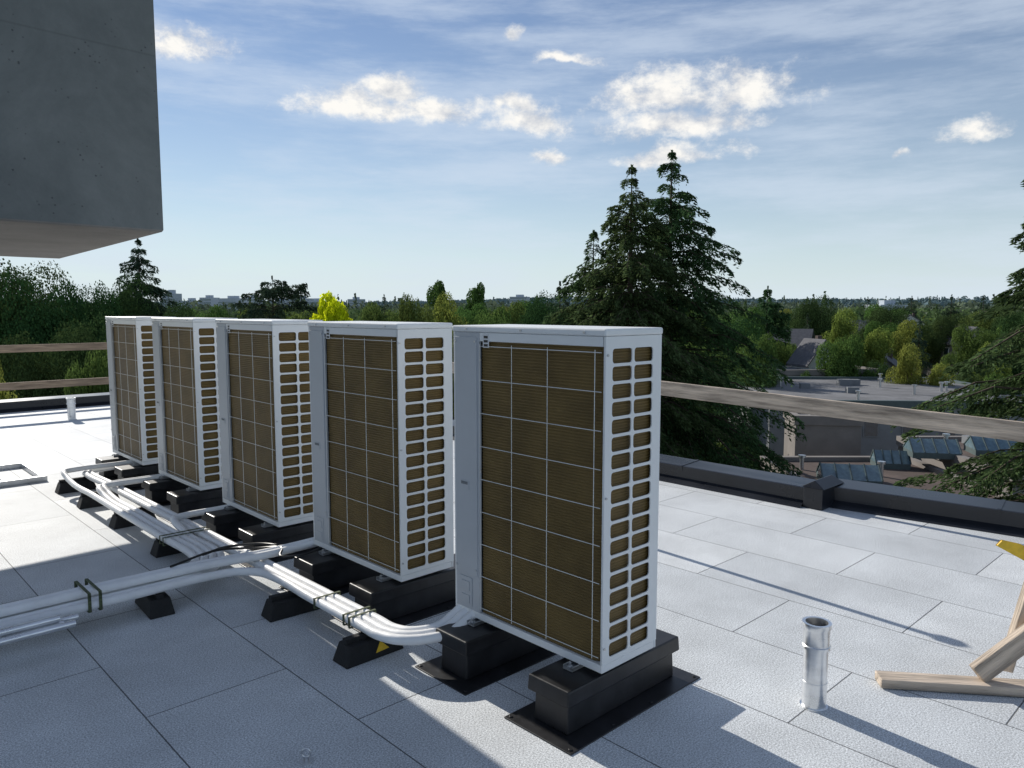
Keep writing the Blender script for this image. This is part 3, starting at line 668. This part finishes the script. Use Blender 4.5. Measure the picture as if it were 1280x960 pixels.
def flat(name,x0,x1,y0,y1,zt,wall,roof,label,lip=.35,vents=0,fascia=None,rot=0,win=True):
    cx,cy=(x0+x1)/2,(y0+y1)/2
    e=empty(name,(cx,cy,GZ),rot,label=label,category='building')
    a,b=(x1-x0)/2,(y1-y0)/2; h=zt-GZ
    m=MB(); m.box(-a,a,-b,b,0,h-.3); obj('wall',m,wall,parent=e)
    m=MB(); m.box(-a+.2,a-.2,-b+.2,b-.2,h-.3,h-lip*.4); rf=obj('roof',m,roof,parent=e)
    m=MB(); t=.25
    m.box(-a-.08,a+.08,-b-.08,-b+t,h-.4,h+.05); m.box(-a-.08,a+.08,b-t,b+.08,h-.4,h+.05); m.box(-a-.08,-a+t,-b+t,b-t,h-.4,h+.05); m.box(a-t,a+.08,-b+t,b-t,h-.4,h+.05)
    obj('parapet_trim',m,fascia or wall,parent=e)
    r=random.Random(3)
    for i in range(vents):
        vx,vy=r.uniform(-a+1,a-1),r.uniform(-b+1,b-1); s=r.uniform(.15,.32)
        m=MB()
        if i%3==0: m.box(vx-s*1.5,vx+s*1.5,vy-s,vy+s,h-lip*.4,h+s)
        else: m.cyl((vx,vy,h-.14),(vx,vy,h+.4),.09,n=10); m.cyl((vx,vy,h+.4),(vx,vy,h+.5),.16,n=10)
        obj('roof_vent',m,'greywall' if i%3==0 else 'galv',parent=rf)
    x=-a+1.0
    while x<a-1.0 and win:
        m=MB(); m.box(x,x+.9,-b-.04,-b+.02,h-2.1,h-1.1,0); m.box(x+.08,x+.82,-b-.06,-b-.04,h-2.02,h-1.18,1); obj('window',m,['greywall','glass'],parent=e); x+=2.2
    return e
flat('flat_roof_building',15.8,33,44,60,CAMH-5.4,'greywall','gravel','long low building with grey gravel roof and vents',vents=16,fascia='teal',rot=R(-4))
flat('flat_roof_building',20,30,62,70,CAMH-5.0,'beige','gravel','low flat building with grey roof beyond',vents=6,rot=R(8))
flat('annex',14.2,17.3,37,39.5,CAMH-5.3,'beige','gravel','plain grey brown stucco box building',vents=1,rot=R(-8),win=False)
flat('flat_roof_building',18.8,29,28,36.5,CAMH-6.2,'beige','brownroof','low brown roofed building with skylights',vents=4)
flat('flat_roof_building',11.5,18.2,26,34.5,CAMH-6.8,'beige','brownroof','low building with dark brown roof',vents=3)
def skylight(px,Y,w,d,z):
    x=(px-640)/F*Y; e=empty('skylight',(x,Y,z),R(-12),label='pitched glass skylight on a brown roof',category='skylight',group='roof skylights')
    m=MB(); m.box(-w/2,w/2,-d/2,d/2,0,.25); obj('frame',m,'teal',parent=e)
    m=MB(); m.add([(-w/2,-d/2,.25),(w/2,-d/2,.25),(w/2,d/2,.25),(-w/2,d/2,.25),(-w/2,0,.75),(w/2,0,.75)],[(0,1,5,4),(2,3,4,5),(1,2,5),(3,0,4)]); obj('glass',m,'skyglass',parent=e)
    m=MB()
    for i in range(5):
        x=-w/2+w*i/4; m.beam((x,-d/2,.27),(x,0,.77),.05,.05); m.beam((x,0,.77),(x,d/2,.27),.05,.05)
    obj('glazing_bars',m,'teal',parent=e)
skylight(1172,32.5,1.9,1.4,CAMH-6.35); skylight(1068,30,2.2,1.4,CAMH-6.95); skylight(1250,33,1.9,1.4,CAMH-6.35); skylight(1120,33,1.4,1.0,CAMH-6.95)
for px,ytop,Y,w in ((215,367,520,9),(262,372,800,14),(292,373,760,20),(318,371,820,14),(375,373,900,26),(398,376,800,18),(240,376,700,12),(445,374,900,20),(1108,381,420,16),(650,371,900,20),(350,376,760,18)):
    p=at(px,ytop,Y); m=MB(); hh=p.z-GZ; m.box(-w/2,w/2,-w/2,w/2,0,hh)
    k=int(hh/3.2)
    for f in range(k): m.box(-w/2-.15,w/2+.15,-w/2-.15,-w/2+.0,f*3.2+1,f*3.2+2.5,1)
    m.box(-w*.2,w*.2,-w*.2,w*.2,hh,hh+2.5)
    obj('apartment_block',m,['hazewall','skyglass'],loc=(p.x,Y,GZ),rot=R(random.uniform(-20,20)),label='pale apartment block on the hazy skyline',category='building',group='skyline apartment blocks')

# ---------------------------------------------------------------- sun & sky
el=R(28); az=math.atan2(-.635,.772)
sd=Vector((math.sin(az)*math.cos(el),math.cos(az)*math.cos(el),math.sin(el)))
sl=bpy.data.lights.new('sun','SUN'); sl.energy=5.0; sl.angle=R(.4); sl.color=(1,.95,.87)
so=link(bpy.data.objects.new('sun',sl)); so.rotation_euler=sd.to_track_quat('Z','Y').to_euler(); so.location=(-20,30,40)
w=bpy.data.worlds.new('World'); scn.world=w; w.use_nodes=True; nt=w.node_tree; nt.nodes.clear(); L=nt.links.new
try: w.cycles.sampling_method='NONE'
except Exception: pass
out=N(nt,'ShaderNodeOutputWorld'); bg=N(nt,'ShaderNodeBackground'); bg.inputs[1].default_value=.074; L(bg.outputs[0],out.inputs[0])
sky=N(nt,'ShaderNodeTexSky'); sky.sky_type='NISHITA'; sky.sun_disc=False; sky.sun_elevation=el; sky.sun_rotation=az; sky.air_density=1.0; sky.dust_density=0.0; sky.ozone_density=2.0
tc=N(nt,'ShaderNodeTexCoord'); nm=N(nt,'ShaderNodeVectorMath',operation='NORMALIZE'); L(tc.outputs['Generated'],nm.inputs[0])
sx=N(nt,'ShaderNodeSeparateXYZ'); L(nm.outputs[0],sx.inputs[0])
def mth(op,a,b=None,c=None):
    n=N(nt,'ShaderNodeMath',operation=op)
    for i,x in enumerate((a,b,c)):
        if x is None: continue
        if isinstance(x,(int,float)): n.inputs[i].default_value=x
        else: L(x,n.inputs[i])
    return n.outputs[0]
A_=mth('ARCTAN2',sx.outputs[0],sx.outputs[1]); E_=mth('ARCSINE',sx.outputs[2])
pp=N(nt,'ShaderNodeCombineXYZ'); L(A_,pp.inputs[0]); L(E_,pp.inputs[1])
wn=N(nt,'ShaderNodeTexNoise'); wn.inputs['Scale'].default_value=18; wn.inputs['Detail'].default_value=4; L(pp.outputs[0],wn.inputs[0])
ws=N(nt,'ShaderNodeVectorMath',operation='SUBTRACT'); ws.inputs[1].default_value=(.5,.5,.5); L(wn.outputs['Color'],ws.inputs[0])
wm=N(nt,'ShaderNodeVectorMath',operation='MULTIPLY'); wm.inputs[1].default_value=(.07,.035,0); L(ws.outputs[0],wm.inputs[0])
pw=N(nt,'ShaderNodeVectorMath',operation='ADD'); L(pp.outputs[0],pw.inputs[0]); L(wm.outputs[0],pw.inputs[1])
clouds=[(450,134,85,28),(545,140,62,26),(490,116,50,22),(668,156,66,32),(650,130,30,16),(840,122,100,42),(930,120,80,44),(850,158,115,28),(835,198,78,18),(1230,167,46,20),(215,60,60,34),(715,78,42,10),(638,42,16,10),(690,198,30,11),(1145,194,16,6)]
last=None
def azel(px,py):
    d=ray(px,py).normalized(); return math.atan2(d.x,d.y),math.asin(d.z)
for i_,(px,py,hw,hh) in enumerate(clouds):
    a,e=azel(px,py); a2,_=azel(px+hw,py); _,e2=azel(px,py-hh)
    s=N(nt,'ShaderNodeVectorMath',operation='SUBTRACT'); s.inputs[1].default_value=(a,e,0); L(pw.outputs[0],s.inputs[0])
    q=N(nt,'ShaderNodeVectorMath',operation='MULTIPLY'); q.inputs[1].default_value=(1/(a2-a),1/(e2-e),0); L(s.outputs[0],q.inputs[0])
    src=q.outputs[0]
    if hw>40:
        ng=N(nt,'ShaderNodeVectorMath',operation='MULTIPLY'); ng.inputs[1].default_value=(-1,-1.9,0); L(src,ng.inputs[0])
        ab=N(nt,'ShaderNodeVectorMath',operation='MAXIMUM'); L(src,ab.inputs[0]); L(ng.outputs[0],ab.inputs[1]); src=ab.outputs[0]
    ln=N(nt,'ShaderNodeVectorMath',operation='LENGTH'); L(src,ln.inputs[0])
    last=ln.outputs['Value'] if last is None else mth('MINIMUM',last,ln.outputs['Value'])
def fb(vec,scale,detail,rough,stretch,off=(0,0,0)):
    mp=N(nt,'ShaderNodeMapping'); mp.inputs['Scale'].default_value=stretch; mp.inputs['Location'].default_value=off; L(vec,mp.inputs[0])
    n=N(nt,'ShaderNodeTexNoise'); n.inputs['Scale'].default_value=scale; n.inputs['Detail'].default_value=detail; n.inputs['Roughness'].default_value=rough; L(mp.outputs[0],n.inputs[0]); return n.outputs[0]
nA=fb(pp.outputs[0],19,8,.68,(1,1.4,1)); nB=fb(pp.outputs[0],19,4,.55,(1,1.4,1),(.014,-.04,0))
den=mth('ADD',mth('SUBTRACT',1.12,last),mth('MULTIPLY',mth('SUBTRACT',nA,.5),2.7))
mr=N(nt,'ShaderNodeMapRange',interpolation_type='SMOOTHSTEP'); mr.inputs['From Min'].default_value=-.08; mr.inputs['From Max'].default_value=.95; L(den,mr.inputs[0])
sh=mth('ADD',.66,mth('MULTIPLY',mth('SUBTRACT',nA,nB),3.4)); shc=N(nt,'ShaderNodeClamp'); L(sh,shc.inputs[0])
cc=N(nt,'ShaderNodeMix',data_type='RGBA'); cc.inputs['A'].default_value=(7.8,8.3,9.2,1); cc.inputs['B'].default_value=(13.4,13.1,12.5,1); L(shc.outputs[0],cc.inputs['Factor'])
hs=N(nt,'ShaderNodeHueSaturation'); hs.inputs['Saturation'].default_value=1.10; hs.inputs['Value'].default_value=1.18; hs.inputs['Hue'].default_value=.510; L(sky.outputs[0],hs.inputs['Color'])
hz=mth('MULTIPLY',mth('POWER',2.718,mth('MULTIPLY',mth('MAXIMUM',E_,0.0),-5.6)),.94)
m0=N(nt,'ShaderNodeMix',data_type='RGBA'); m0.inputs['B'].default_value=(9.0,10.6,11.7,1); L(hz,m0.inputs['Factor']); L(hs.outputs[0],m0.inputs['A'])
c1_=fb(pp.outputs[0],2.8,7,.64,(1,5.5,1),(1.3,.2,0))
cr=N(nt,'ShaderNodeMapRange',interpolation_type='SMOOTHSTEP'); cr.inputs['From Min'].default_value=.38; cr.inputs['From Max'].default_value=.68; cr.inputs['To Max'].default_value=.52; L(c1_,cr.inputs[0])
m1=N(nt,'ShaderNodeMix',data_type='RGBA'); m1.inputs['B'].default_value=(9.2,10.4,12.0,1); L(cr.outputs[0],m1.inputs['Factor']); L(m0.outputs['Result'],m1.inputs['A'])
m2=N(nt,'ShaderNodeMix',data_type='RGBA'); L(mr.outputs[0],m2.inputs['Factor']); L(m1.outputs['Result'],m2.inputs['A']); L(cc.outputs['Result'],m2.inputs['B'])
L(m2.outputs['Result'],bg.inputs[0])

# ---------------------------------------------------------------- camera
cam=bpy.data.cameras.new('camera'); co=link(bpy.data.objects.new('camera',cam)); co.location=(0,0,CAMH); co.rotation_euler=(R(90)-P,0,0)
cam.sensor_width=36; cam.lens=F/1280*36; cam.clip_end=9000; cam.clip_start=.05
scn.camera=co
scn.view_settings.view_transform='Standard'; scn.view_settings.look='None'; scn.view_settings.exposure=0
